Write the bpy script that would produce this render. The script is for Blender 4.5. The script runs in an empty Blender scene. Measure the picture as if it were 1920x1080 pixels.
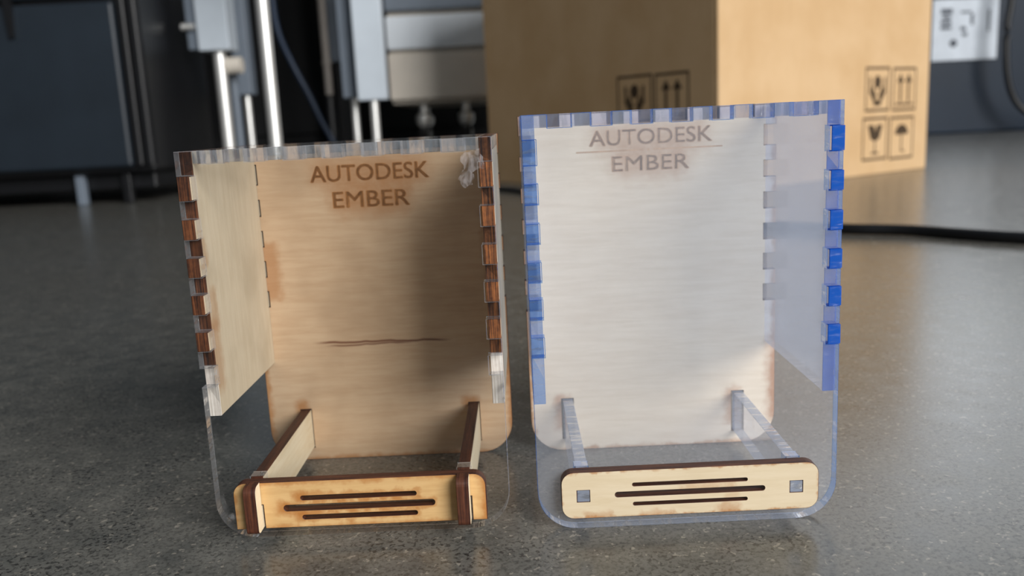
import bpy, bmesh, math, random
from mathutils import Vector, Matrix
from mathutils.geometry import tessellate_polygon

MM = 0.001
scene = bpy.context.scene
C = scene.collection

# ------------------------------------------------------------------ camera
F_PX, PITCH, ROLL, CAM_H = 1623.5, 0.1906, 0.0500, 99.09 * MM
cam_data = bpy.data.cameras.new('camera')
cam = bpy.data.objects.new('camera', cam_data)
C.objects.link(cam)
cam_data.sensor_fit = 'HORIZONTAL'
cam_data.sensor_width = 36.0
cam_data.lens = 36.0 * F_PX / 1920.0
cam_data.clip_start, cam_data.clip_end = 0.01, 50
cp, sp, cr, sr = math.cos(PITCH), math.sin(PITCH), math.cos(ROLL), math.sin(ROLL)
Xc, Yc = Vector((1, 0, 0)), Vector((0, sp, cp))
R_, U_ = cr * Xc - sr * Yc, sr * Xc + cr * Yc
B_ = R_.cross(U_)
M = Matrix((R_, U_, B_)).transposed().to_4x4()
M.translation = (0, 0, CAM_H)
cam.matrix_world = M
cam_data.dof.use_dof = True
cam_data.dof.focus_distance = 0.208
cam_data.dof.aperture_fstop = 17.0
scene.camera = cam

# ------------------------------------------------------------------ light
world = bpy.data.worlds.new('room_light')
scene.world = world
world.use_nodes = True
bgn = world.node_tree.nodes['Background']
bgn.inputs['Color'].default_value = (0.72, 0.87, 1.0, 1)
bgn.inputs['Strength'].default_value = 0.20

def area(name, loc, target, sx, sy, power, col):
    d = bpy.data.lights.new(name, 'AREA')
    d.shape = 'RECTANGLE'
    d.size, d.size_y, d.energy, d.color = sx, sy, power, col
    o = bpy.data.objects.new(name, d)
    C.objects.link(o)
    o.location = loc
    o.rotation_euler = (Vector(target) - Vector(loc)).to_track_quat('-Z', 'Y').to_euler()
    return o

# daylight of the tall windows behind and to the right of the photographer
area('window_daylight', (3.55, -4.25, 2.5), (0, 0.3, 0.1), 3.4, 3.4, 600, (1.0, 0.98, 0.955))

vs = scene.view_settings
vs.view_transform = 'Standard'
vs.look = 'None'
vs.exposure = 0.0
vs.gamma = 1.0
vs.use_curve_mapping = False

# ------------------------------------------------------------------ materials
def srgb(r, g, b):
    f = lambda c: (c / 255 / 12.92) if c / 255 <= 0.04045 else ((c / 255 + 0.055) / 1.055) ** 2.4
    return (f(r), f(g), f(b), 1.0)

class NT:
    def __init__(self, name):
        self.m = bpy.data.materials.new(name)
        self.m.use_nodes = True
        self.t = self.m.node_tree
        self.t.nodes.clear()
        self.out = self.t.nodes.new('ShaderNodeOutputMaterial')
    def n(self, kind, ins=None, **kw):
        nd = self.t.nodes.new('ShaderNode' + kind)
        for k, v in kw.items():
            setattr(nd, k, v)
        for k, v in (ins or {}).items():
            self.set(nd.inputs[k], v)
        return nd
    def set(self, sock, v):
        if isinstance(v, bpy.types.NodeSocket):
            self.t.links.new(v, sock)
        elif isinstance(v, bpy.types.Node):
            self.t.links.new(v.outputs[0], sock)
        else:
            sock.default_value = v
    def math(self, op, a, b=None, c=None, clamp=False):
        ins = {0: a}
        if b is not None: ins[1] = b
        if c is not None: ins[2] = c
        return self.n('Math', ins, operation=op, use_clamp=clamp).outputs[0]
    def mix(self, f, a, b, blend='MIX'):
        nd = self.n('Mix', None, data_type='RGBA', blend_type=blend)
        self.set(nd.inputs[0], f); self.set(nd.inputs[6], a); self.set(nd.inputs[7], b)
        return nd.outputs[2]
    def coords(self, scale=(1000, 1000, 1000), loc=(0, 0, 0)):
        tc = self.n('TexCoord')
        mp = self.n('Mapping', {'Vector': tc.outputs['Object'], 'Scale': scale, 'Location': loc})
        return mp.outputs[0]
    def noise(self, vec, scale, detail=3, rough=0.55, dist=0.0):
        return self.n('TexNoise', {'Vector': vec, 'Scale': scale, 'Detail': detail, 'Roughness': rough,
                                   'Distortion': dist}).outputs[0]
    def ramp(self, f, stops, interp='LINEAR'):
        nd = self.n('ValToRGB', {0: f})
        cr_ = nd.color_ramp
        cr_.interpolation = interp
        while len(cr_.elements) < len(stops):
            cr_.elements.new(0.5)
        for e, (p, c) in zip(cr_.elements, stops):
            e.position = p
            e.color = c if len(c) == 4 else (*c, 1)
        return nd.outputs[0]
    def fade(self, v, lo, hi):      # 0 at lo, 1 at hi, smooth
        return self.n('MapRange', {0: v, 1: lo, 2: hi, 3: 0.0, 4: 1.0}, interpolation_type='SMOOTHSTEP').outputs[0]
    def bump(self, h, strength, dist=0.0002):
        return self.n('Bump', {'Height': h, 'Strength': strength, 'Distance': dist}).outputs[0]
    def done(self, shader):
        self.set(self.out.inputs[0], shader)
        return self.m

def g1(v):
    return (v, v, v, 1)

def simple(name, col, rough=0.5, metal=0.0, spec=0.5, var=0.08, vscale=0.02):
    t = NT(name)
    v = t.coords()
    nz = t.noise(v, vscale, 4)
    dark = tuple(c * (1 - var) for c in col[:3]) + (1,)
    lite = tuple(min(1, c * (1 + var)) for c in col[:3]) + (1,)
    colr = t.ramp(nz, [(0.3, dark), (0.7, lite)])
    p = t.n('BsdfPrincipled', {'Base Color': colr, 'Roughness': rough, 'Metallic': metal, 'Specular IOR Level': spec})
    return t.done(p)

def wood_face(name, light, dark, grain_axis=0, burns=(), edges=None, crack=None, seed=0.0, stain=0.25):
    """birch veneer; burns = (a, b, half a, half b, reach, strength) in mm, edges = scorched rim (a0,a1,b0,b1,reach)"""
    t = NT(name)
    v = t.coords(loc=(seed * 37, seed * 11, seed * 5))
    raw = t.coords()
    s = (0.03, 0.28, 0.3) if grain_axis == 0 else (0.28, 0.03, 0.3)
    gv = t.n('Mapping', {'Vector': v, 'Scale': s}).outputs[0]
    gr = t.noise(gv, 2.2, 6, 0.65, 0.25)
    blot = t.noise(v, 0.055, 3, 0.5)
    fine = t.noise(t.n('Mapping', {'Vector': v, 'Scale': tuple(k * 4 for k in s)}).outputs[0], 2.5, 3)
    col = t.mix(t.math('MULTIPLY', t.fade(gr, 0.30, 0.75), 0.75), light, dark)
    lo = tuple(c * 0.80 for c in dark[:3]) + (1,)
    col = t.mix(t.math('MULTIPLY', t.fade(blot, 0.42, 0.75), stain), col, lo)
    col = t.mix(t.math('MULTIPLY', t.fade(fine, 0.55, 0.78), 0.14), col, lo)
    sep = t.n('SeparateXYZ', {0: raw})
    a, b = sep.outputs[0], sep.outputs[1]
    wob = t.noise(v, 0.35, 3)
    wob2 = t.math('MULTIPLY', t.math('SUBTRACT', wob, 0.5), 4.0)
    burn = srgb(164, 104, 46)
    for (ca, cb, ha, hb, reach, st) in burns:
        da = t.math('MAXIMUM', t.math('SUBTRACT', t.math('ABSOLUTE', t.math('SUBTRACT', a, ca)), ha), 0.0)
        db = t.math('MAXIMUM', t.math('SUBTRACT', t.math('ABSOLUTE', t.math('SUBTRACT', b, cb)), hb), 0.0)
        d = t.math('SQRT', t.math('ADD', t.math('MULTIPLY', da, da), t.math('MULTIPLY', db, db)))
        d = t.math('ADD', d, wob2)
        k = t.math('MULTIPLY', t.fade(d, reach, 0.0), st)
        col = t.mix(k, col, burn)
    if edges:
        a0, a1, b0, b1, reach = edges
        d = t.math('MINIMUM', t.math('MINIMUM', t.math('SUBTRACT', a, a0), t.math('SUBTRACT', a1, a)),
                   t.math('MINIMUM', t.math('SUBTRACT', b, b0), t.math('SUBTRACT', b1, b)))
        d = t.math('ADD', d, t.math('MULTIPLY', wob2, 0.8))
        col = t.mix(t.math('MULTIPLY', t.fade(d, reach, -0.2), 0.7), col, burn)
    if crack:
        for (a0, a1, b0, slope, wid, st) in crack:
            wv = t.n('Mapping', {'Vector': v, 'Scale': (0.12, 0.02, 0.02)}).outputs[0]
            w = t.math('MULTIPLY', t.math('SUBTRACT', t.noise(wv, 1.0, 2), 0.5), 1.6)
            line = t.math('ADD', t.math('MULTIPLY', t.math('SUBTRACT', a, a0), slope), b0)
            d = t.math('ABSOLUTE', t.math('ADD', t.math('SUBTRACT', b, line), w))
            win = t.math('MULTIPLY', t.fade(a, a0, a0 + 6), t.fade(a, a1, a1 - 6))
            k = t.math('MULTIPLY', t.math('MULTIPLY', t.fade(d, wid, 0.0), win), st)
            col = t.mix(k, col, srgb(110, 62, 40))
    p = t.n('BsdfPrincipled', {'Base Color': col, 'Roughness': 0.62, 'Specular IOR Level': 0.3,
                               'Normal': t.bump(gr, 0.05)})
    return t.done(p)

def ply_edge(name, dark, lite, seed=0.0):
    """scorched cut edge: veneers run as streaks across the thickness (local z)"""
    t = NT(name)
    v = t.coords(scale=(60, 60, 2400), loc=(seed * 13, seed * 7, seed * 3))
    st = t.noise(v, 1.0, 3, 0.6)
    ch = t.noise(t.coords(), 0.9, 3)
    col = t.ramp(t.math('ADD', st, t.math('MULTIPLY', t.math('SUBTRACT', ch, 0.5), 0.25)),
                 [(0.36, dark), (0.52, tuple(0.6 * d + 0.4 * l for d, l in zip(dark, lite))), (0.70, lite)])
    p = t.n('BsdfPrincipled', {'Base Color': col, 'Roughness': 0.55, 'Specular IOR Level': 0.4,
                               'Normal': t.bump(st, 0.35)})
    return t.done(p)

def acrylic_face(name, tint, haze=0.0, haze_col=(0.9, 0.92, 1.0, 1), gloss=0.03):
    t = NT(name)
    lw = t.n('LayerWeight', {'Blend': 0.5})
    f5 = t.math('POWER', lw.outputs['Facing'], 4.0)
    refl = t.math('ADD', t.math('MULTIPLY', f5, 0.75), 0.03)
    tr = t.n('BsdfTransparent', {'Color': tint})
    gl = t.n('BsdfGlossy', {'Color': (1, 1, 1, 1), 'Roughness': gloss})
    sh = t.n('MixShader', {0: refl, 1: tr, 2: gl}).outputs[0]
    if haze > 0:
        df = t.n('BsdfDiffuse', {'Color': haze_col})
        tl = t.n('BsdfTranslucent', {'Color': haze_col})
        hz = t.n('MixShader', {0: 0.5, 1: df.outputs[0], 2: tl.outputs[0]})
        nz = t.noise(t.coords(), 0.05, 4)
        k = t.math('MULTIPLY', t.math('ADD', t.math('MULTIPLY', nz, 0.5), 0.75), haze)
        sh = t.n('MixShader', {0: k, 1: sh, 2: hz.outputs[0]}).outputs[0]
    return t.done(sh)

def acrylic_edge(name, tint, body, clear=0.45, gloss=0.3, rough=0.12, ribs=650):
    """laser cut acrylic edge: partly see-through, partly glossy, with fine cut ribs"""
    t = NT(name)
    v = t.coords(scale=(ribs, ribs, 150))
    rib = t.noise(v, 1.0, 2)
    nb = t.bump(rib, 0.5, 0.0004)
    tr = t.n('BsdfTransparent', {'Color': tint})
    gl = t.n('BsdfGlossy', {'Color': (1, 1, 1, 1), 'Roughness': rough, 'Normal': nb})
    df = t.n('BsdfDiffuse', {'Color': body})
    tl = t.n('BsdfTranslucent', {'Color': body})
    hz = t.n('MixShader', {0: 0.5, 1: df.outputs[0], 2: tl.outputs[0]})
    spark = t.math('MULTIPLY', t.fade(rib, 0.5, 0.64), 1.1)
    k = t.math('MULTIPLY', t.math('ADD', spark, 0.30), gloss * 1.3)
    s1 = t.n('MixShader', {0: clear, 1: hz.outputs[0], 2: tr.outputs[0]})
    s2 = t.n('MixShader', {0: k, 1: s1.outputs[0], 2: gl.outputs[0]})
    return t.done(s2.outputs[0])

def concrete():
    t = NT('polished_concrete')
    v = t.coords()
    big = t.noise(v, 0.004, 4)
    mid = t.noise(v, 0.09, 5, 0.65)
    fine = t.noise(v, 0.8, 4, 0.7)
    col = t.ramp(mid, [(0.30, srgb(88, 89, 86)), (0.55, srgb(108, 107, 102)), (0.75, srgb(122, 121, 115))])
    col = t.mix(t.math('MULTIPLY', t.fade(big, 0.4, 0.7), 0.35), col, srgb(96, 90, 80))
    col = t.mix(t.math('MULTIPLY', t.fade(fine, 0.52, 0.36), 0.6), col, srgb(60, 58, 55))
    g1_ = t.noise(v, 0.85, 2, 0.5, 0.4)
    g2_ = t.noise(t.coords(loc=(311, 57, 9)), 0.6, 2, 0.5, 0.4)
    patch = t.noise(v, 0.05, 3)
    black = t.math('MULTIPLY', t.fade(g1_, 0.54, 0.61), t.math('ADD', t.math('MULTIPLY', t.fade(patch, 0.35, 0.7), 0.7), 0.3))
    white = t.fade(g2_, 0.63, 0.70)
    col = t.mix(t.math('MULTIPLY', black, 0.8), col, srgb(34, 33, 32))
    col = t.mix(t.math('MULTIPLY', white, 0.4), col, srgb(186, 178, 164))
    rg = t.n('MapRange', {0: mid, 1: 0.3, 2: 0.7, 3: 0.20, 4: 0.28}).outputs[0]
    p = t.n('BsdfPrincipled', {'Base Color': col, 'Roughness': rg, 'Specular IOR Level': 0.55,
                               'Normal': t.bump(fine, 0.06, 0.0003)})
    return t.done(p)

def cardboard(name, a, b):
    t = NT(name)
    v = t.coords()
    fl = t.noise(t.n('Mapping', {'Vector': v, 'Scale': (0.3, 0.3, 0.02)}).outputs[0], 1.0, 3)
    bl = t.noise(v, 0.012, 4)
    col = t.mix(t.fade(bl, 0.3, 0.7), a, b)
    col = t.mix(t.math('MULTIPLY', t.fade(fl, 0.5, 0.75), 0.18), col, tuple(c * 0.75 for c in b[:3]) + (1,))
    return t.done(t.n('BsdfPrincipled', {'Base Color': col, 'Roughness': 0.8, 'Specular IOR Level': 0.2}))

LIGHT, DARK = srgb(226, 200, 160), srgb(200, 165, 120)
PALE, PALED = srgb(236, 221, 192), srgb(222, 200, 163)
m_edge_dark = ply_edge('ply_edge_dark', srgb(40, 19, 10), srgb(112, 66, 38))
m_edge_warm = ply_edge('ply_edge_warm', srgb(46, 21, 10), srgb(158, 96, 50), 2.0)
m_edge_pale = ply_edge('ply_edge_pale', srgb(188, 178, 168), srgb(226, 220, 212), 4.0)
m_burn_edge = ply_edge('ply_edge_scorched', srgb(50, 23, 14), srgb(96, 54, 34), 6.0)
m_slot = simple('scorched_slot', srgb(40, 20, 12), 0.8, spec=0.2)
m_text = simple('engraving_brown', srgb(170, 118, 72), 0.8, spec=0.2, var=0.18, vscale=0.5)
m_text_pale = simple('engraving_faint', srgb(200, 166, 136), 0.8, spec=0.2, var=0.18, vscale=0.5)
m_clear = acrylic_face('clear_acrylic', (0.96, 0.965, 0.965, 1))
m_clear_edge = acrylic_edge('clear_acrylic_edge', (0.92, 0.93, 0.94, 1), (0.75, 0.76, 0.8, 1), 0.78, 0.30)
m_clear_rim = acrylic_edge('clear_acrylic_rim', (0.92, 0.92, 0.92, 1), srgb(206, 192, 178), 0.40, 0.30)
m_pale_rim = acrylic_edge('pale_blue_acrylic_rim', (0.86, 0.92, 1.0, 1), srgb(206, 218, 244), 0.25, 0.30)
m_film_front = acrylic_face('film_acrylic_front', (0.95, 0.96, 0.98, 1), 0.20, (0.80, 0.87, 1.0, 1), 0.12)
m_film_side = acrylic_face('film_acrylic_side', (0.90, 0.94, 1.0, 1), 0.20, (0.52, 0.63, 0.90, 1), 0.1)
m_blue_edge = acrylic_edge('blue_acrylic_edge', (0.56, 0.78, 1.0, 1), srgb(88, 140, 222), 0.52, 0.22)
m_blue_soft = acrylic_edge('soft_blue_acrylic_edge', (0.90, 0.92, 1.0, 1), srgb(180, 190, 220), 0.82, 0.14)
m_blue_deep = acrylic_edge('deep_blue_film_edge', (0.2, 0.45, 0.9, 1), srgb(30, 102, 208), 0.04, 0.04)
m_arm_clear = acrylic_face('clear_arm_acrylic', (0.93, 0.95, 1.0, 1), 0.04, gloss=0.08)
m_arm_edge = acrylic_edge('clear_arm_edge', (0.8, 0.86, 1.0, 1), srgb(196, 206, 226), 0.35, 0.3)
def glue():
    t = NT('dried_glue')
    v = t.coords()
    nz = t.noise(t.n('Mapping', {'Vector': v, 'Scale': (0.5, 0.3, 0.3)}).outputs[0], 1.0, 4, 0.6, 0.8)
    df = t.n('BsdfDiffuse', {'Color': (0.85, 0.82, 0.85, 1)})
    tr = t.n('BsdfTransparent', {'Color': (1, 1, 1, 1)})
    k = t.math('MULTIPLY', t.fade(nz, 0.30, 0.80), 0.15)
    return t.done(t.n('MixShader', {0: k, 1: tr.outputs[0], 2: df.outputs[0]}).outputs[0])
m_glue = glue()
m_floor = concrete()

# ------------------------------------------------------------------ geometry helpers
def link(name, me, parent=None):
    o = bpy.data.objects.new(name, me)
    C.objects.link(o)
    if parent: o.parent = parent
    return o

def tag(o, label=None, cat=None, group=None, kind=None):
    if label: o['label'] = label
    if cat: o['category'] = cat
    if group: o['group'] = group
    if kind: o['kind'] = kind
    return o

def empty(name, loc=(0, 0, 0), rz=0.0):
    o = bpy.data.objects.new(name, None)
    o.empty_display_size = 0.02
    C.objects.link(o)
    o.location = loc
    o.rotation_euler = (0, 0, rz)
    return o

def area2(p):
    return 0.5 * sum(p[i][0] * p[(i + 1) % len(p)][1] - p[(i + 1) % len(p)][0] * p[i][1] for i in range(len(p)))

def offset(poly, d):
    """move a CCW polygon inwards by d (mitred)"""
    n = len(poly); out = []
    for i in range(n):
        p0, p1, p2 = Vector(poly[i - 1]), Vector(poly[i]), Vector(poly[(i + 1) % n])
        e1, e2 = (p1 - p0).normalized(), (p2 - p1).normalized()
        n1, n2 = Vector((-e1.y, e1.x)), Vector((-e2.y, e2.x))
        m = n1 + n2
        k = m.length_squared
        m = m * (2.0 / k) * 0.5 if k > 1e-6 else n1
        m = (n1 + n2) / max(1e-6, 1 + n1.dot(n2))
        out.append((p1.x + m.x * d, p1.y + m.y * d))
    return out

def panel(name, outline, holes, t, mats, parent, axes, origin, slotfn=None, ch=0.12, inner=0):
    """plate of thickness t (mm) cut to outline; local x,y = sheet, z = thickness; slot 0 faces, 1 cut edges"""
    loops = []
    if area2(outline) < 0: outline = outline[::-1]
    loops.append(outline)
    for h in holes:
        loops.append(h if area2(h) < 0 else h[::-1])
    verts, faces, slots = [], [], []
    levels = [(0.0, ch), (ch, 0.0), (t - ch, 0.0), (t, ch)]
    idx = []
    for lp in loops:
        rows = []
        for z, ins in levels:
            q = offset(lp, ins) if ins else lp
            rows.append(list(range(len(verts), len(verts) + len(q))))
            verts += [(x * MM, y * MM, z * MM) for x, y in q]
        idx.append(rows)
        n = len(lp)
        for k in range(3):
            for i in range(n):
                j = (i + 1) % n
                faces.append((rows[k][i], rows[k][j], rows[k + 1][j], rows[k + 1][i]))
                slots.append(1)
    for lev, flip in ((0, True), (3, False)):
        polys = [[Vector(verts[i]) * 1000 for i in rows[lev]] for rows in idx]
        flat = [i for rows in idx for i in rows[lev]]
        for tri in tessellate_polygon(polys):
            a, b, c = (flat[i] for i in tri)
            va, vb, vc = (Vector(verts[i]) for i in (a, b, c))
            up = (vb - va).cross(vc - va).z > 0
            f = (a, b, c) if up != flip else (c, b, a)
            faces.append(f); slots.append(inner if flip else 0)
    me = bpy.data.meshes.new(name)
    me.from_pydata(verts, [], faces)
    for m in mats: me.materials.append(m)
    for p, s in zip(me.polygons, slots):
        if s == 1 and slotfn:
            c = p.center * 1000
            s = slotfn(c.x, c.y, c.z)
        p.material_index = s
    me.update()
    o = link(name, me, parent)
    ax, ay = Vector(axes[0]), Vector(axes[1])
    mt = Matrix((ax, ay, ax.cross(ay))).transposed().to_4x4()
    mt.translation = Vector(origin) * MM
    o.matrix_basis = mt
    return o

AX_FRONT = ((1, 0, 0), (0, 0, 1))     # thickness towards the viewer (-y)
AX_SIDE = ((0, 1, 0), (0, 0, 1))      # thickness towards +x
AX_TOP = ((1, 0, 0), (0, 1, 0))       # thickness upwards

def arc(cx, cy, r, a0, a1, n=8):
    return [(cx + r * math.cos(math.radians(a0 + (a1 - a0) * k / n)),
             cy + r * math.sin(math.radians(a0 + (a1 - a0) * k / n))) for k in range(n + 1)]

def rrect(x0, x1, y0, y1, r, n=6):
    rs = r if isinstance(r, (tuple, list)) else (r,) * 4         # bl, br, tr, tl
    out = []
    for (cx, cy, rr, a) in ((x0 + rs[0], y0 + rs[0], rs[0], 180), (x1 - rs[1], y0 + rs[1], rs[1], 270),
                            (x1 - rs[2], y1 - rs[2], rs[2], 0), (x0 + rs[3], y1 - rs[3], rs[3], 90)):
        if rr < 0.05:
            out.append((cx, cy))
        else:
            out += arc(cx, cy, rr, a, a + 90, n)
    return out

def rect(x0, x1, y0, y1):
    return [(x0, y0), (x1, y0), (x1, y1), (x0, y1)]

def bm_mesh(name, bm, mats, parent=None, smooth=False):
    bmesh.ops.recalc_face_normals(bm, faces=bm.faces)
    me = bpy.data.meshes.new(name)
    bm.to_mesh(me); bm.free()
    for m in (mats if isinstance(mats, (list, tuple)) else [mats]): me.materials.append(m)
    if smooth:
        for p in me.polygons: p.use_smooth = True
    return link(name, me, parent)

def add_box(bm, x0, x1, y0, y1, z0, z1, bev=0.0, seg=2):
    r = bmesh.ops.create_cube(bm, size=1.0)
    for v in r['verts']:
        v.co = Vector(((x0 + x1) / 2 + v.co.x * (x1 - x0), (y0 + y1) / 2 + v.co.y * (y1 - y0),
                       (z0 + z1) / 2 + v.co.z * (z1 - z0)))
    if bev > 0:
        es = list({e for v in r['verts'] for e in v.link_edges})
        bmesh.ops.bevel(bm, geom=es, offset=bev, segments=seg, affect='EDGES', profile=0.5)

def box(name, x0, x1, y0, y1, z0, z1, mat, parent=None, bev=0.0):
    bm = bmesh.new()
    k = MM
    add_box(bm, x0 * k, x1 * k, y0 * k, y1 * k, z0 * k, z1 * k, bev * k)
    return bm_mesh(name, bm, mat, parent)

def add_lathe(bm, prof, axis='z', origin=(0, 0, 0), n=24):
    """prof = (radius, height) pairs in mm"""
    o = Vector(origin)
    rings = []
    for r, h in prof:
        ring = []
        for i in range(n):
            a = 2 * math.pi * i / n
            c, s = r * math.cos(a), r * math.sin(a)
            p = {'z': (c, s, h), 'x': (h, c, s), 'y': (c, h, s)}[axis]
            ring.append(bm.verts.new((o + Vector(p)) * MM))
        rings.append(ring)
    for a, b in zip(rings, rings[1:]):
        for i in range(n):
            j = (i + 1) % n
            bm.faces.new((a[i], a[j], b[j], b[i]))
    bm.faces.new(rings[0][::-1]); bm.faces.new(rings[-1])

def lathe(name, prof, mat, parent=None, axis='z', origin=(0, 0, 0), n=24):
    bm = bmesh.new()
    add_lathe(bm, prof, axis, origin, n)
    o = bm_mesh(name, bm, mat, parent, True)
    o.data.set_sharp_from_angle(angle=math.radians(35))
    return o

def tube(name, pts, r, mat, parent=None, n=10, sub=8):
    """smooth cable through points (mm)"""
    P = [Vector(p) for p in pts]
    path = []
    for i in range(len(P) - 1):
        p0, p1, p2, p3 = P[max(i - 1, 0)], P[i], P[i + 1], P[min(i + 2, len(P) - 1)]
        for k in range(sub):
            t = k / sub
            path.append(0.5 * ((2 * p1) + (p2 - p0) * t + (2 * p0 - 5 * p1 + 4 * p2 - p3) * t * t
                               + (3 * p1 - p0 - 3 * p2 + p3) * t ** 3))
    path.append(P[-1])
    bm = bmesh.new(); rings = []
    for i, p in enumerate(path):
        d = (path[min(i + 1, len(path) - 1)] - path[max(i - 1, 0)]).normalized()
        u = d.cross(Vector((0, 0, 1)))
        if u.length < 1e-3: u = Vector((1, 0, 0))
        u.normalize(); w = u.cross(d)
        rings.append([bm.verts.new((p + r * (math.cos(2 * math.pi * k / n) * u + math.sin(2 * math.pi * k / n) * w)) * MM)
                      for k in range(n)])
    for a, b in zip(rings, rings[1:]):
        for k in range(n):
            j = (k + 1) % n
            bm.faces.new((a[k], a[j], b[j], b[k]))
    bm.faces.new(rings[0]); bm.faces.new(rings[-1][::-1])
    return bm_mesh(name, bm, mat, parent, True)

def flat_text(name, body, a0, a1, b0, b1, z, mat, parent, bold=0.2):
    """flat lettering fitted into the rectangle a0..a1, b0..b1 (mm) on a panel's local face"""
    cu = bpy.data.curves.new('lettering_curve', 'FONT')
    cu.body = body
    cu.resolution_u = 4
    tmp = bpy.data.objects.new('lettering_tmp', cu)
    C.objects.link(tmp)
    dg = bpy.context.evaluated_depsgraph_get()
    me = bpy.data.meshes.new_from_object(tmp.evaluated_get(dg))
    bpy.data.objects.remove(tmp)
    bpy.data.curves.remove(cu)
    xs = [v.co.x for v in me.vertices]; ys = [v.co.y for v in me.vertices]
    x0, x1, y0, y1 = min(xs), max(xs), min(ys), max(ys)
    for v in me.vertices:
        v.co = Vector(((a0 + (v.co.x - x0) / (x1 - x0) * (a1 - a0)) * MM,
                       (b0 + (v.co.y - y0) / (y1 - y0) * (b1 - b0)) * MM, z * MM))
    bm = bmesh.new()
    for dx, dy in ((-bold, 0), (bold, 0), (0, bold * 0.7), (0, -bold * 0.7)):      # heavier strokes
        me.transform(Matrix.Translation((dx * MM, dy * MM, 0)))
        bm.from_mesh(me)
        me.transform(Matrix.Translation((-dx * MM, -dy * MM, 0)))
    r = bmesh.ops.extrude_face_region(bm, geom=bm.faces[:])
    for v in [g for g in r['geom'] if isinstance(g, bmesh.types.BMVert)]:
        v.co.z += 0.03 * MM
    bmesh.ops.recalc_face_normals(bm, faces=bm.faces)
    me2 = bpy.data.meshes.new(name)
    bm.to_mesh(me2); bm.free()
    bpy.data.meshes.remove(me)
    me2.materials.append(mat)
    return link(name, me2, parent)

# ------------------------------------------------------------------ the room
bm = bmesh.new()
add_box(bm, -4.0, 4.0, -2.5, 4.2, -0.05, 0.0)
tag(bm_mesh('floor', bm, m_floor), kind='structure')
m_wall = simple('white_wall_paint', srgb(214, 214, 210), 0.8)
bm = bmesh.new()
add_box(bm, -4.0, 4.0, 4.2, 4.3, -0.05, 2.8)
tag(bm_mesh('wall_back', bm, m_wall), kind='structure')

bm = bmesh.new()
add_box(bm, -1.28, -1.17, -2.5, 4.2, -0.05, 2.8)
tag(bm_mesh('blocker_wall_left', bm, simple('blocker_wall_dark', srgb(44, 46, 50), 0.8)), kind='structure')  # unseen dark wall, added to keep light off the left-facing sides

def added_glow_window():
    """glowing window added unseen to the back wall to brighten the floor sheen"""
    t = empty('added_window', (2.1, 4.2, 0))
    tag(t, kind='structure')
    n = NT('added_glow_pane')
    n.done(n.n('Emission', {'Color': (0.92, 0.96, 1.0, 1), 'Strength': 2.2}))
    m_frame = simple('window_frame_paint', srgb(190, 192, 194), 0.5)
    for x0 in (-1300, -430, 440):
        box('pane', x0 + 30, x0 + 830, -30, -20, 930, 2500, n.m, t)
        box('pane_frame', x0, x0 + 30, -50, 0, 900, 2530, m_frame, t, 2)
        box('pane_frame', x0 + 830, x0 + 860, -50, 0, 900, 2530, m_frame, t, 2)
    box('head_rail', -1300, 1300, -50, 0, 2530, 2570, m_frame, t, 2)
    box('sill', -1320, 1320, -110, 0, 865, 900, m_frame, t, 2)
added_glow_window()

# ------------------------------------------------------------------ the two laser cut boxes
T = 3.0
G = 0.08
SIDE_B = [(84.5, 90.1), (75.4, 80.0), (66.4, 70.9), (57.4, 62.0), (48.4, 53.0)]      # side panel fingers (z)
TOP_B = [(-30.3, -25.0), (-20.4, -15.9), (-11.3, -6.8), (-2.3, 2.2), (6.8, 11.3), (15.9, 20.4), (25.0, 30.3)]
ARM_X = 25.55

def front_outline(h, ht, notches, tops, r=9.5, depth=3.35):
    """sheet with finger notches up both sides and along the top, rounded lower corners"""
    pts = arc(h - r, r, r, 270, 360, 10)
    for z0, z1 in sorted(notches):
        pts += [(h, z0 - G), (h - depth, z0 - G), (h - depth, z1 + G), (h, z1 + G)]
    pts.append((h, ht))
    for x0, x1 in sorted(tops, reverse=True):
        pts += [(x1 + G, ht), (x1 + G, ht - T - G), (x0 - G, ht - T - G), (x0 - G, ht)]
    pts.append((-h, ht))
    for z0, z1 in sorted(notches, reverse=True):
        pts += [(-h, z1 + G), (-h + depth, z1 + G), (-h + depth, z0 - G), (-h, z0 - G)]
    pts += arc(-h + r, r, r, 180, 270, 10)
    return pts

def top_teeth(D):
    c = D / 2
    return [(c + 9 * k - 2.25, c + 9 * k + 2.25) for k in (-2, -1, 0, 1, 2)]      # fingers of the top sheet along y

def side_outline(D, ht, zs, fingers):
    pts = [(T, zs), (D - T, zs)]
    for z0, z1 in sorted(fingers):
        pts += [(D - T, z0), (D, z0), (D, z1), (D - T, z1)]
    pts.append((D - T, ht))
    for y0, y1 in sorted(top_teeth(D), reverse=True):
        pts += [(y1 + G, ht), (y1 + G, ht - T - G), (y0 - G, ht - T - G), (y0 - G, ht)]
    pts.append((T, ht))
    for z0, z1 in sorted(fingers, reverse=True):
        pts += [(T, z1), (0, z1), (0, z0), (T, z0)]
    if pts[-1][1] > 44.5: pts.append((T, 44.0))
    return pts

def top_outline(h, D):
    pts = [(-h + T + G, T + G)]
    for x0, x1 in sorted(TOP_B):
        pts += [(x0, T + G), (x0, 0), (x1, 0), (x1, T + G)]
    pts.append((h - T - G, T + G))
    for y0, y1 in top_teeth(D):
        pts += [(h - T - G, y0), (h, y0), (h, y1), (h - T - G, y1)]
    pts.append((h - T - G, D - T - G))
    for x0, x1 in sorted(TOP_B, reverse=True):
        pts += [(x1, D - T - G), (x1, D), (x0, D), (x0, D - T - G)]
    pts.append((-h + T + G, D - T - G))
    for y0, y1 in reversed(top_teeth(D)):
        pts += [(-h + T + G, y1), (-h, y1), (-h, y0), (-h + T + G, y0)]
    return pts

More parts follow.
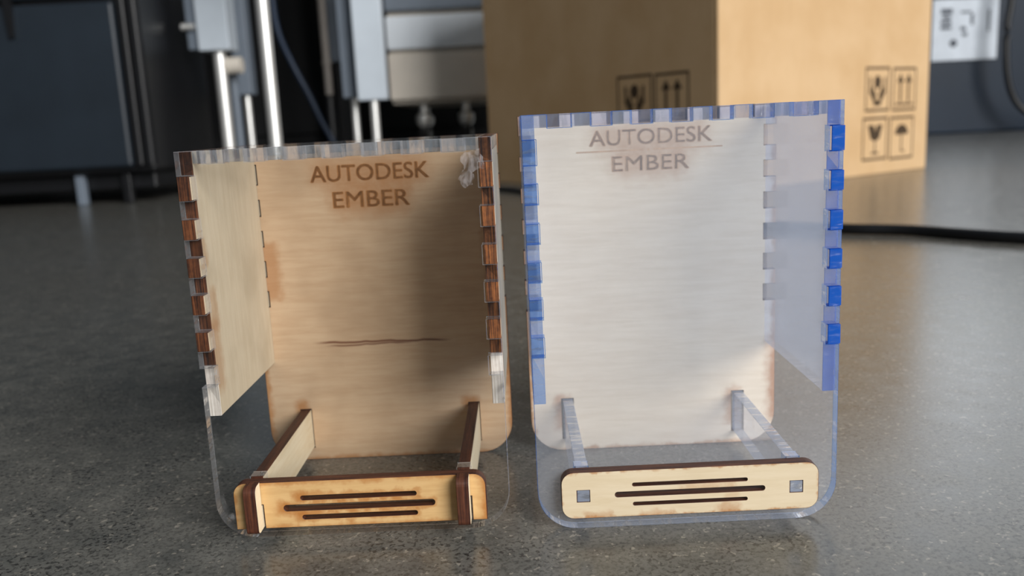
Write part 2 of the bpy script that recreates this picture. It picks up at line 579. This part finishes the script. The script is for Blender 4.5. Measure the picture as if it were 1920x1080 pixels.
def arm_holes(g=0.15, z0=4.0, z1=16.0):
    return [rect(s * ARM_X - T / 2 - g, s * ARM_X + T / 2 + g, z0 - g, z1 + g) for s in (-1, 1)]

def slot(x0, x1, z, w):
    return rrect(x0, x1, z - w / 2, z + w / 2, w / 2 - 0.02, 5)

# ---- left box: clear front and top, birch plywood sides, back, arms and plate
def plywood_box():
    h, ht, D, zs = 36.5, 95.85, 53.4, 31.2
    t = empty('slotted_box', (-39.646 * MM, 201.113 * MM, 0), -0.017)
    tag(t, 'finger-jointed box with brown plywood sides and clear front, standing left of the bluish box', 'box')
    back_m = wood_face('birch_back', srgb(206, 177, 145), srgb(190, 157, 124), 0,
                       burns=[(-0.6, 86.6, 13.0, 0.4, 7.5, 0.55), (-0.7, 79.0, 7.5, 0.4, 7.5, 0.6),
                              (-32.0, 59.0, 1.0, 7.0, 3.5, 0.55), (-ARM_X - 1, 16.5, 0.6, 0.4, 3.2, 0.7),
                              (ARM_X - 1, 16.5, 0.6, 0.4, 3.2, 0.7), (33.0, 64.0, 0.8, 9.0, 3.0, 0.5)],
                       edges=(-h, h, 0, 200, 1.8),
                       crack=[(-22, 21, 36.7, -0.015, 0.6, 0.95), (-19, 10, 35.5, 0.01, 0.5, 0.8)], seed=1.0, stain=0.5)
    notches = SIDE_B + [(39.5, 44.0)]
    fr = panel('front_panel', front_outline(h, ht, notches, TOP_B), arm_holes(), T, [m_clear, m_clear_edge, m_clear_rim], t,
               AX_FRONT, (0, T, 0), slotfn=lambda a, b, c: 2 if b < 0.4 or (abs(a) < 28 and 15.5 < b < 17) else 1)
    fr['label'] = 'clear acrylic front sheet with finger joints'
    bk = panel('back_panel', front_outline(h + 0.4, ht, SIDE_B, TOP_B, depth=3.75), arm_holes(), T, [back_m, m_burn_edge], t,
               AX_FRONT, (0, D, 0))
    flat_text('engraved_word', 'AUTODESK', -17.7, 16.5, 84.35, 89.0, T, m_text, bk)
    flat_text('engraved_word', 'EMBER', -11.7, 10.4, 76.75, 81.3, T, m_text, bk)
    for s, em in ((-1, m_edge_dark), (1, m_edge_warm)):
        wm = wood_face('birch_side', srgb(216, 201, 176), srgb(202, 184, 156), 1,
                       burns=[(5.0, 46, 1.0, 7, 4.0, 0.45), (6.0, 57, 1, 4, 3, 0.4), (4, 72, 0.5, 2.5, 2, 0.35)],
                       seed=3.0 + s, stain=0.6)
        x0 = -h if s < 0 else h - T
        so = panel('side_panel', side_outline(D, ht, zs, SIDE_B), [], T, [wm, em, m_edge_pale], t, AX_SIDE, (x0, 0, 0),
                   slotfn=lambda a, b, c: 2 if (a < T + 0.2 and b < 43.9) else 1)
    tp = panel('top_panel', top_outline(h, D), [], T, [m_clear, m_clear_edge], t, AX_TOP, (0, 0, ht - T))
    tp['label'] = 'clear acrylic top sheet'
    arm_m = wood_face('birch_arm', PALE, PALED, 0, seed=5.0, stain=0.2)
    for s in (-1, 1):
        y1, y0 = D, -7.2
        o = [(y1, 4.0), (y1, 16.0), (0.1, 16.0), (0.1, 9.9), (-3.15, 9.9), (-3.15, 16.0)]
        o += arc(y0 + 1.8, 16.0 - 1.8, 1.8, 90, 180, 5) + arc(y0 + 1.2, 4.0 + 1.2, 1.2, 180, 270, 4)
        panel('arm', o, [], T, [arm_m, m_burn_edge], t, AX_SIDE, (s * ARM_X - T / 2, 0, 0))
    pm = wood_face('birch_plate_left', srgb(208, 172, 120), srgb(190, 150, 97), 0,
                   burns=[(-14.8, 11.3, 0.2, 0.2, 2.6, 0.75), (-19.2, 8.8, 0.2, 0.3, 3.0, 0.8), (-14.8, 6.3, 0.2, 0.2, 2.4, 0.7),
                          (0, 11.4, 14, 0.6, 1.1, 0.55), (0, 8.8, 18, 0.8, 1.1, 0.55), (0, 6.3, 14, 0.6, 1.1, 0.5),
                          (31.5, 9.0, 0.3, 8, 3.2, 0.6)],
                   edges=(-30.8, 30.9, 3.7, 15.7, 1.5), seed=7.0)
    out = [(-30.8, 3.7)]
    for s in (-1, 1):
        xa, xb = s * ARM_X - T / 2 - 0.15, s * ARM_X + T / 2 + 0.35
        out += [(xa, 3.7), (xa, 9.95), (xb, 9.95), (xb, 3.7)]
    out += [(30.9, 3.7)] + arc(30.9 - 3, 15.7 - 3, 3, 0, 90, 6) + arc(-30.8 + 3, 15.7 - 3, 3, 90, 180, 6)
    panel('face_plate', out, [slot(-14.4, 13.9, 11.3, 1.05), slot(-18.7, 18.3, 8.8, 1.5), slot(-14.3, 13.9, 6.27, 1.05)],
          T, [pm, m_burn_edge], t, AX_FRONT, (0, -0.05, 0),
          slotfn=lambda a, b, c: 1)
    # dried glue wiped over the front by the right hand joint
    rnd = random.Random(4)
    for (cx, cz, rx, rz) in ((32.2, 90.6, 2.6, 2.7), (30.4, 86.6, 1.6, 2.2)):
        out = [(cx + rx * (1 + rnd.uniform(-.25, .25)) * math.cos(a * math.pi / 9),
                cz + rz * (1 + rnd.uniform(-.25, .25)) * math.sin(a * math.pi / 9)) for a in range(18)]
        panel('glue_smear', out, [], 0.08, [m_glue, m_glue], t, AX_FRONT, (0, -0.02, 0), ch=0.02)
    return t

# ---- right box: film covered acrylic with a birch back and plate
def acrylic_box():
    h, ht, D, zs = 36.3, 100.15, 54.6, 31.3
    t = empty('slotted_box', (40.116 * MM, 197.527 * MM, 0), -0.008)
    tag(t, 'hazy bluish acrylic box with blue finger-jointed edges, standing in front of the carton', 'box')
    sb = [(88.9, 94.5), (80.0, 84.5), (70.9, 75.4), (61.9, 66.4), (53.0, 57.6), (43.8, 48.5)]
    back_m = wood_face('birch_back_pale', srgb(236, 222, 202), srgb(222, 204, 182), 0,
                       burns=[(0.9, 92.9, 12.5, 0.4, 8.0, 0.44), (0.8, 85.5, 7.0, 0.4, 8.0, 0.48),
                              (-ARM_X - 1.6, 12, 0.4, 4.0, 3.4, 0.6), (ARM_X - 1.6, 12, 0.4, 4.0, 3.4, 0.6),
                              (36.5, 20, 0.6, 12, 3.6, 0.5)],
                       edges=(-h, h, 0, 200, 1.6), seed=11.0, stain=0.2)
    fr = panel('front_panel', front_outline(h, ht, sb, TOP_B, depth=3.2), arm_holes(), T, [m_film_front, m_blue_edge, m_clear, m_pale_rim], t,
               AX_FRONT, (0, T, 0), inner=2, slotfn=lambda a, b, c: 3 if b < 3.0 or (abs(a) < 28 and 15.5 < b < 17) else 1)
    fr['label'] = 'hazy film-covered acrylic front sheet'
    bk = panel('back_panel', front_outline(h + 0.4, ht, sb, TOP_B, depth=3.6), arm_holes(0.3), T, [back_m, m_burn_edge], t,
               AX_FRONT, (0, D, 0))
    bk['label'] = 'pale birch plywood back sheet with engraved words'
    flat_text('engraved_word', 'AUTODESK', -16.5, 18.3, 90.75, 95.1, T, m_text_pale, bk)
    flat_text('engraved_word', 'EMBER', -10.2, 11.7, 83.4, 87.6, T, m_text_pale, bk)
    for (x0, x1) in ((-20.4, -1.2), (1.6, 21.3)):
        panel('engraved_line', rect(x0, x1, 89.0, 89.42), [], 0.03, [m_text_pale, m_text_pale], bk, AX_TOP, (0, 0, T), ch=0.005)
    panel('engraved_dot', arc(0.2, 89.2, 0.38, 0, 330, 11), [], 0.03, [m_text_pale, m_text_pale], bk, AX_TOP, (0, 0, T), ch=0.005)
    for s in (-1, 1):
        x0 = -h if s < 0 else h - T + 0.25
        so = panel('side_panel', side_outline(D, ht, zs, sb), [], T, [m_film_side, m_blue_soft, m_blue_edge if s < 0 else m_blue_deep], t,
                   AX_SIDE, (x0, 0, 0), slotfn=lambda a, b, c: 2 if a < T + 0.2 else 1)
        so['label'] = 'milky acrylic side sheet with blue cut edge'
    panel('top_panel', top_outline(h, D), [], T, [m_clear, m_blue_soft], t, AX_TOP, (0, 0, ht - T))
    for s in (-1, 1):
        o = [(D - T + 0.6, 4.0), (D - T + 0.6, 16.0), (0.0, 16.0), (0.0, 11.15), (-3.0, 11.15), (-3.0, 8.35), (0.0, 8.35), (0.0, 4.0)]
        a = panel('arm', o, [], T, [m_arm_clear, m_arm_edge], t, AX_SIDE, (s * ARM_X - T / 2 + 0.1, 0, 0))
        a['label'] = 'clear acrylic arm'
    pm = wood_face('birch_plate_right', srgb(214, 198, 170), srgb(202, 183, 150), 0,
                   burns=[(9, 4.6, 1.6, 0.4, 2.0, 0.35), (-22, 4.4, 2.5, 0.2, 1.6, 0.4), (-8, 4.4, 3, 0.2, 1.6, 0.4),
                          (4, 10.9, 6, 0.5, 1.3, 0.3), (10, 6, 1, 2, 2, 0.25)],
                   edges=(-30.9, 31.0, 4.0, 15.9, 0.7), seed=9.0, stain=0.15)
    pl = panel('face_plate', rrect(-30.7, 31.0, 4.0, 15.85, 3.0),
               [slot(-13.6, 13.9, 12.15, 0.75), slot(-17.8, 18.1, 9.75, 1.2), slot(-13.5, 13.9, 7.22, 0.75)]
               + [rect(s * ARM_X + 0.1 - 1.52, s * ARM_X + 0.1 + 1.52, 8.3, 11.2) for s in (-1, 1)],
               T, [pm, m_burn_edge], t, AX_FRONT, (0, -0.05, 0))
    pl['label'] = 'pale birch face plate with three long slots'
    return t

plywood_box()
acrylic_box()

# ------------------------------------------------------------------ cardboard carton
m_card = cardboard('carton_board', srgb(208, 176, 136), srgb(198, 164, 122))
m_ink = simple('carton_ink', srgb(72, 58, 44), 0.8, spec=0.2)

def symbol_mesh(kind, w, hgt):
    """handling pictogram drawn in flat strokes inside a frame, in mm on the x,y plane"""
    bm = bmesh.new()
    def quad(pts):
        vs_ = [bm.verts.new((x * MM, y * MM, 0)) for x, y in pts]
        bm.faces.new(vs_)
    def line(x0, y0, x1, y1, wd):
        d = Vector((x1 - x0, y1 - y0)).normalized() * wd / 2
        n = Vector((-d.y, d.x))
        quad([(x0 + n.x - d.x, y0 + n.y - d.y), (x0 - n.x - d.x, y0 - n.y - d.y),
              (x1 - n.x + d.x, y1 - n.y + d.y), (x1 + n.x + d.x, y1 + n.y + d.y)])
    fw = 3.2
    quad(rect(0, w, 0, fw)); quad(rect(0, w, hgt - fw, hgt)); quad(rect(0, fw * .7, fw, hgt - fw)); quad(rect(w - fw * .7, w, fw, hgt - fw))
    cx = w / 2
    if kind == 'hands':
        quad([(cx + 8 * math.cos(a * math.pi / 6), hgt * .66 + 9 * math.sin(a * math.pi / 6)) for a in range(12)])
        for s in (-1, 1):
            line(cx + s * 17, hgt * .74, cx + s * 16, hgt * .45, 4)
            line(cx + s * 16, hgt * .45, cx + s * 5, hgt * .22, 6)
            line(cx + s * 10, hgt * .52, cx + s * 5, hgt * .36, 4)
        quad(rect(cx - 8, cx + 8, hgt * .13, hgt * .24))
    elif kind == 'arrows':
        for s in (-1, 1):
            x = cx + s * 10
            line(x, hgt * .24, x, hgt * .70, 4)
            quad([(x - 8, hgt * .66), (x + 8, hgt * .66), (x, hgt * .86)])
        quad(rect(cx - 21, cx + 21, hgt * .13, hgt * .18))
    elif kind == 'glass':
        quad([(cx - 17, hgt * .82), (cx - 10, hgt * .50), (cx, hgt * .44), (cx + 10, hgt * .50), (cx + 17, hgt * .82), (cx + 4, hgt * .82), (cx + 1, hgt * .66), (cx - 3, hgt * .82)])
        line(cx, hgt * .45, cx, hgt * .20, 2.6)
        quad(rect(cx - 8, cx + 8, hgt * .14, hgt * .19))
    else:
        quad([(cx + 16 * math.cos(math.radians(a)), hgt * .58 + 14 * math.sin(math.radians(a))) for a in range(0, 181, 20)])
        line(cx, hgt * .58, cx, hgt * .22, 2.6)
        line(cx, hgt * .20, cx + 6, hgt * .18, 2.6)
    r = bmesh.ops.extrude_face_region(bm, geom=bm.faces[:])
    for v in [g for g in r['geom'] if isinstance(g, bmesh.types.BMVert)]:
        v.co.z += 0.25 * MM
    bmesh.ops.recalc_face_normals(bm, faces=bm.faces)
    me = bpy.data.meshes.new('printed_symbol')
    bm.to_mesh(me); bm.free()
    me.materials.append(m_ink)
    return me

def carton():
    A, A2, H_ = 443.0, 503.0, 430.0
    t = empty('cardboard_carton', (0.255, 1.045, 0), math.radians(33.9))
    tag(t, 'large brown cardboard carton with printed handling symbols standing behind the boxes', 'carton')
    # local: x runs along the lit right face, y along the dim left face, corner at the origin
    w = 5.0
    box('front_wall', 0, A, 0, w, 0, H_, m_card, t, 1.5)
    box('side_wall', 0, w, w, A2 - w, 0, H_, m_card, t, 1.5)
    box('back_wall', 0, A, A2 - w, A2, 0, H_, m_card, t, 1.5)
    box('far_wall', A - w, A, w, A2 - w, 0, H_, m_card, t, 1.5)
    box('bottom', w, A - w, w, A2 - w, 0.5, w, m_card, t)
    for y0, y1 in ((1, A2 / 2 - 1), (A2 / 2 + 1, A2 - 1)):
        box('top_flap', 1, A - 1, y0, y1, H_, H_ + w, m_card, t, 1.5)
    box('packing_tape', -0.4, A + 0.4, A2 / 2 - 25, A2 / 2 + 25, H_ + w, H_ + w + 0.4, simple('tape', srgb(186, 150, 100), 0.3), t)
    def put(kind, face, s0, s1, z0, z1):
        o = link('printed_symbol', symbol_mesh(kind, s1 - s0, z1 - z0), t)
        if face == 'front':      # x right, z up, normal -y
            m = Matrix(((1, 0, 0), (0, 0, -1), (0, 1, 0))).to_4x4()
            m.translation = Vector((s0, -0.02, z0)) * MM
        else:                    # seen from -x: right = -y
            m = Matrix(((0, 0, -1), (-1, 0, 0), (0, 1, 0))).to_4x4()
            m.translation = Vector((-0.02, s1, z0)) * MM
        o.matrix_basis = m
    put('hands', 'front', 289, 345, 87, 147); put('arrows', 'front', 353, 410, 86, 146)
    put('glass', 'front', 285, 343, 20, 79); put('umbrella', 'front', 349, 407, 18, 78)
    put('hands', 'side', 112, 179, 88, 150); put('arrows', 'side', 47, 107, 87, 149)
carton()

# ------------------------------------------------------------------ dark cabinet on the left
m_navy = simple('dark_navy_plastic', srgb(28, 37, 46), 0.45, var=0.15, vscale=0.01)
m_black = simple('black_plastic', srgb(16, 17, 20), 0.4)
m_grey = simple('grey_powder_coat', srgb(196, 206, 216), 0.45, var=0.04)
m_greyd = simple('dark_grey_powder_coat', srgb(108, 118, 130), 0.5, var=0.05)
m_chrome = simple('bright_steel', (0.93, 0.93, 0.91, 1), 0.38, 0.75, var=0.02)
m_beige = simple('beige_laminate', srgb(218, 210, 198), 0.5, var=0.04)
m_paleblue = simple('pale_grey_drawer', srgb(222, 230, 238), 0.5, var=0.04)

def cabinet():
    t = empty('storage_cabinet', (-0.72, 1.36, 0))
    tag(t, 'tall dark navy cabinet on low feet at the left end of the background', 'cabinet')
    box('body', -420, 174, 12, 300, 48, 1150, m_black, t, 8)
    box('front_panel', -410, 142, 0, 12, 58, 305, m_navy, t, 5)
    box('drawer_front', -410, 142, 0, 12, 312, 700, m_navy, t, 5)
    box('drawer_front', -410, 142, 0, 12, 707, 1140, m_navy, t, 5)
    box('corner_post', 146, 158, 2, 12, 58, 1140, m_black, t, 3)
    box('corner_post', 161, 174, 4, 12, 58, 1140, m_black, t, 3)
    box('plinth', -400, 160, 40, 290, 22, 48, m_black, t, 3)
    for x in (-380, 44, 118):
        o = box('foot', x - 7, x + 7, 24, 38, 0, 48, m_greyd if x == 44 else m_black, t, 2)
    for x in (-380, 118):
        box('foot', x - 9, x + 9, 260, 282, 0, 48, m_black, t, 2)
    bm = bmesh.new()
    q = [(-14, -8, 258), (-26, -8, 420), (2, -8, 420), (-8, -8, 258)]
    f = [bm.verts.new(Vector(p) * MM) for p in q]
    b = [bm.verts.new((Vector(p) + Vector((0, 6, 0))) * MM) for p in q]
    bm.faces.new(f); bm.faces.new(b[::-1])
    for i in range(4):
        bm.faces.new((f[i], b[i], b[(i + 1) % 4], f[(i + 1) % 4]))
    bm_mesh('pull_strap', bm, m_black, t)
cabinet()

# ------------------------------------------------------------------ work bench on telescopic legs
def bench():
    t = empty('work_bench', (-0.40, 1.5, 0))
    tag(t, 'tall work bench on grey square legs with bright steel rods, behind the left box', 'bench')
    def leg(x, y, w, d, zb, r, mat, name='leg'):
        p = box(name, x - w / 2, x + w / 2, y, y + d, zb, 720, mat, t, 2)
        lathe('inner_rod', [(r, 6), (r, zb + 30)], m_chrome, p, 'z', (x, y + d / 2, 0), 20)
        lathe('levelling_foot', [(r * 1.8, 0), (r * 1.8, 4), (r, 8)], m_black, p, 'z', (x, y + d / 2, 0), 20)
        return p
    o = Vector((-400, 1500))
    leg(-477 + 400, 0, 52, 50, 239, 10.8, m_grey)
    box('side_bracket', -523 + 400, -504 + 400, 10, 45, 242, 420, m_greyd, t, 2)
    lathe('clamp_screw', [(6, 0), (6, 20), (3, 22)], m_chrome, t, 'x', (-128, 4, 279), 14)
    leg(-522 + 400, 300, 33, 40, 177, 7.2, m_greyd)
    leg(-343 + 400, -200, 40, 40, 360, 9.6, m_grey)
    leg(-234 + 400, 100, 53, 30, 148, 7.6, m_grey)
    leg(-276 + 400, 135, 34, 40, 155, 6.6, m_greyd)
    lathe('cross_tube', [(14, 0), (14, 40)], m_beige, t, 'x', (-82, 30, 215), 16)
    lathe('thin_rod', [(8, 0), (8, 215)], m_greyd, t, 'z', (-68, 60, 0), 14)
    box('bench_top', -142, 420, -260, 830, 720, 752, m_beige, t, 3)
bench()

# ------------------------------------------------------------------ drawer pedestal
def pedestal():
    t = empty('drawer_pedestal', (-0.04, 1.76, 0))
    tag(t, 'pale drawer pedestal on casters half hidden behind the carton', 'pedestal')
    box('body', -180, 180, 16, 480, 142, 520, m_beige, t, 3)
    for (z0, z1, m) in ((150, 240, m_beige), (247, 310, m_paleblue), (320, 420, m_greyd), (424, 512, m_beige)):
        d = box('drawer', -182, 182, 0, 16, z0, z1, m, t, 3)
        box('handle', -60, 60, -10, 0, (z0 + z1) / 2 - 4 + 20, (z0 + z1) / 2 + 4 + 20, m_chrome, d, 2) if z0 > 400 else None
    for x, y in ((-122, 40), (-36, 40), (150, 40), (-150, 440), (150, 440)):
        c = lathe('caster', [(44, -11), (48, -7), (48, 7), (44, 11)], m_black, t, 'x', (x, y, 48), 20)
        lathe('axle_cap', [(9, -15), (9, 15)], m_chrome, c, 'x', (x, y, 48), 14)
        lathe('swivel_stem', [(11, 96), (16, 104), (16, 118), (8, 124), (8, 142)], m_chrome, c, 'z', (x, y + 6, 0), 16)
pedestal()

tag(tube('hanging_cable', [(-470, 1880, 560), (-468, 1885, 380), (-463, 1890, 306), (-442, 1900, 240), (-412, 1900, 172), (-384, 1900, 103), (-340, 1900, 30), (-260, 1905, 6), (-100, 2100, 6)],
         6, simple('navy_cable', srgb(46, 62, 86), 0.4)), 'dark blue cable hanging down between the bench legs', 'cable')
m_dimpipe = simple('dull_pipe', srgb(150, 144, 138), 0.6)
t = empty('service_pipe', (-0.389, 2.0, 0))
tag(t, 'thin dull beige pipe standing between the bench legs behind the cable', 'pipe')
lathe('pipe', [(9, 150), (9, 240), (11, 242), (11, 250), (9, 252), (9, 640)], m_dimpipe, t, n=16)
lathe('sleeve', [(14, 0), (14, 172), (10, 176)], m_black, t, n=16)
t = empty('machine_column', (-0.372, 2.15, 0))
tag(t, 'dark grey square column standing behind the thin beige pipe', 'column')
box('column', -28, 28, -50, 50, 255, 640, m_greyd, t, 4)
box('base', -22, 22, -44, 44, 0, 255, m_black, t, 4)

def machine():
    t = empty('dark_filler_housing', (-0.55, 2.35, 0))
    tag(t, 'black machine housing added to darken the gap behind the bench legs', 'machine')
    m_filler = simple('filler_black_metal', srgb(24, 25, 28), 0.6)
    box('housing', -590, 520, 0, 500, 60, 1700, m_filler, t, 6)  # added dark filler, made tall so the left floor reflects black
    box('plinth', -570, 500, 20, 480, 0, 60, m_black, t, 3)
    for x in (-400, -35, 330):
        box('service_door', x - 175, x + 175, -10, 0, 90, 1600, m_filler, t, 4)
machine()

# ------------------------------------------------------------------ blue tub on the right
def tub():
    t = empty('plastic_tub', (1.50, 2.52, 0))
    tag(t, 'dark blue plastic tub with white label standing right of the carton', 'tub')
    m_tub = simple('dark_blue_plastic', srgb(14, 30, 46), 0.4, spec=0.2, var=0.1, vscale=0.01)
    bm = bmesh.new()
    prof = rrect(-420, 420, 0, 520, 60, 5)
    rings = []
    for z, s in ((0, 0.97), (6, 0.985), (400, 1.0), (404, 1.03), (430, 1.03), (430, 0.98), (20, 0.95)):
        rings.append([bm.verts.new((x * s * MM, ((y - 260) * s + 260) * MM, z * MM)) for x, y in prof])
    n = len(prof)
    for a, b in zip(rings, rings[1:]):
        for i in range(n):
            bm.faces.new((a[i], a[(i + 1) % n], b[(i + 1) % n], b[i]))
    bm.faces.new(rings[0][::-1]); bm.faces.new(rings[-1])
    bm_mesh('shell', bm, m_tub, t)
    lb = box('label', -285, -100, -6, 3, 205, 372, simple('label_paper', srgb(196, 204, 214), 0.6), t, 0.8)
    ink = simple('label_ink', srgb(70, 76, 86), 0.7)
    for (x0, x1, z0, z1) in ((-262, -232, 290, 300), (-262, -232, 304, 314), (-258, -234, 318, 328), (-262, -230, 332, 346),
                             (-206, -176, 332, 338), (-178, -170, 300, 330), (-206, -190, 286, 296), (-200, -186, 270, 280), (-130, -124, 280, 340)):
        box('printed_mark', x0, x1, -6.6, -6, z0, z1, ink, lb)
    panel('printed_dot', arc(-224, 252, 11, 0, 330, 11), [], 0.6, [ink, ink], lb, AX_FRONT, (0, -6, 0), ch=0.05)
tub()
tag(tube('power_cable', [(1395, 2440, 520), (1392, 2440, 361), (1384, 2440, 275), (1392, 2440, 158), (1420, 2440, 83), (1470, 2430, 40), (1560, 2400, 9), (1700, 2350, 9)],
         9, m_black), 'black cable hanging in front of the blue tub', 'cable')
tag(tube('floor_cable', [(900, 380, 4.2), (600, 470, 4.2), (430, 528, 4.2), (348, 580, 4.2), (300, 640, 4.2), (258, 668, 4.2), (200, 730, 4.2), (110, 900, 4.2), (40, 1120, 4.2),
                         (8, 1220, 4.2), (-60, 1290, 4.2), (-150, 1330, 4.2), (-200, 1440, 4.2), (-150, 1680, 4.2), (-140, 1950, 4.2)], 4.2, m_black),
    'black cable lying across the concrete floor right of the bluish box', 'cable')
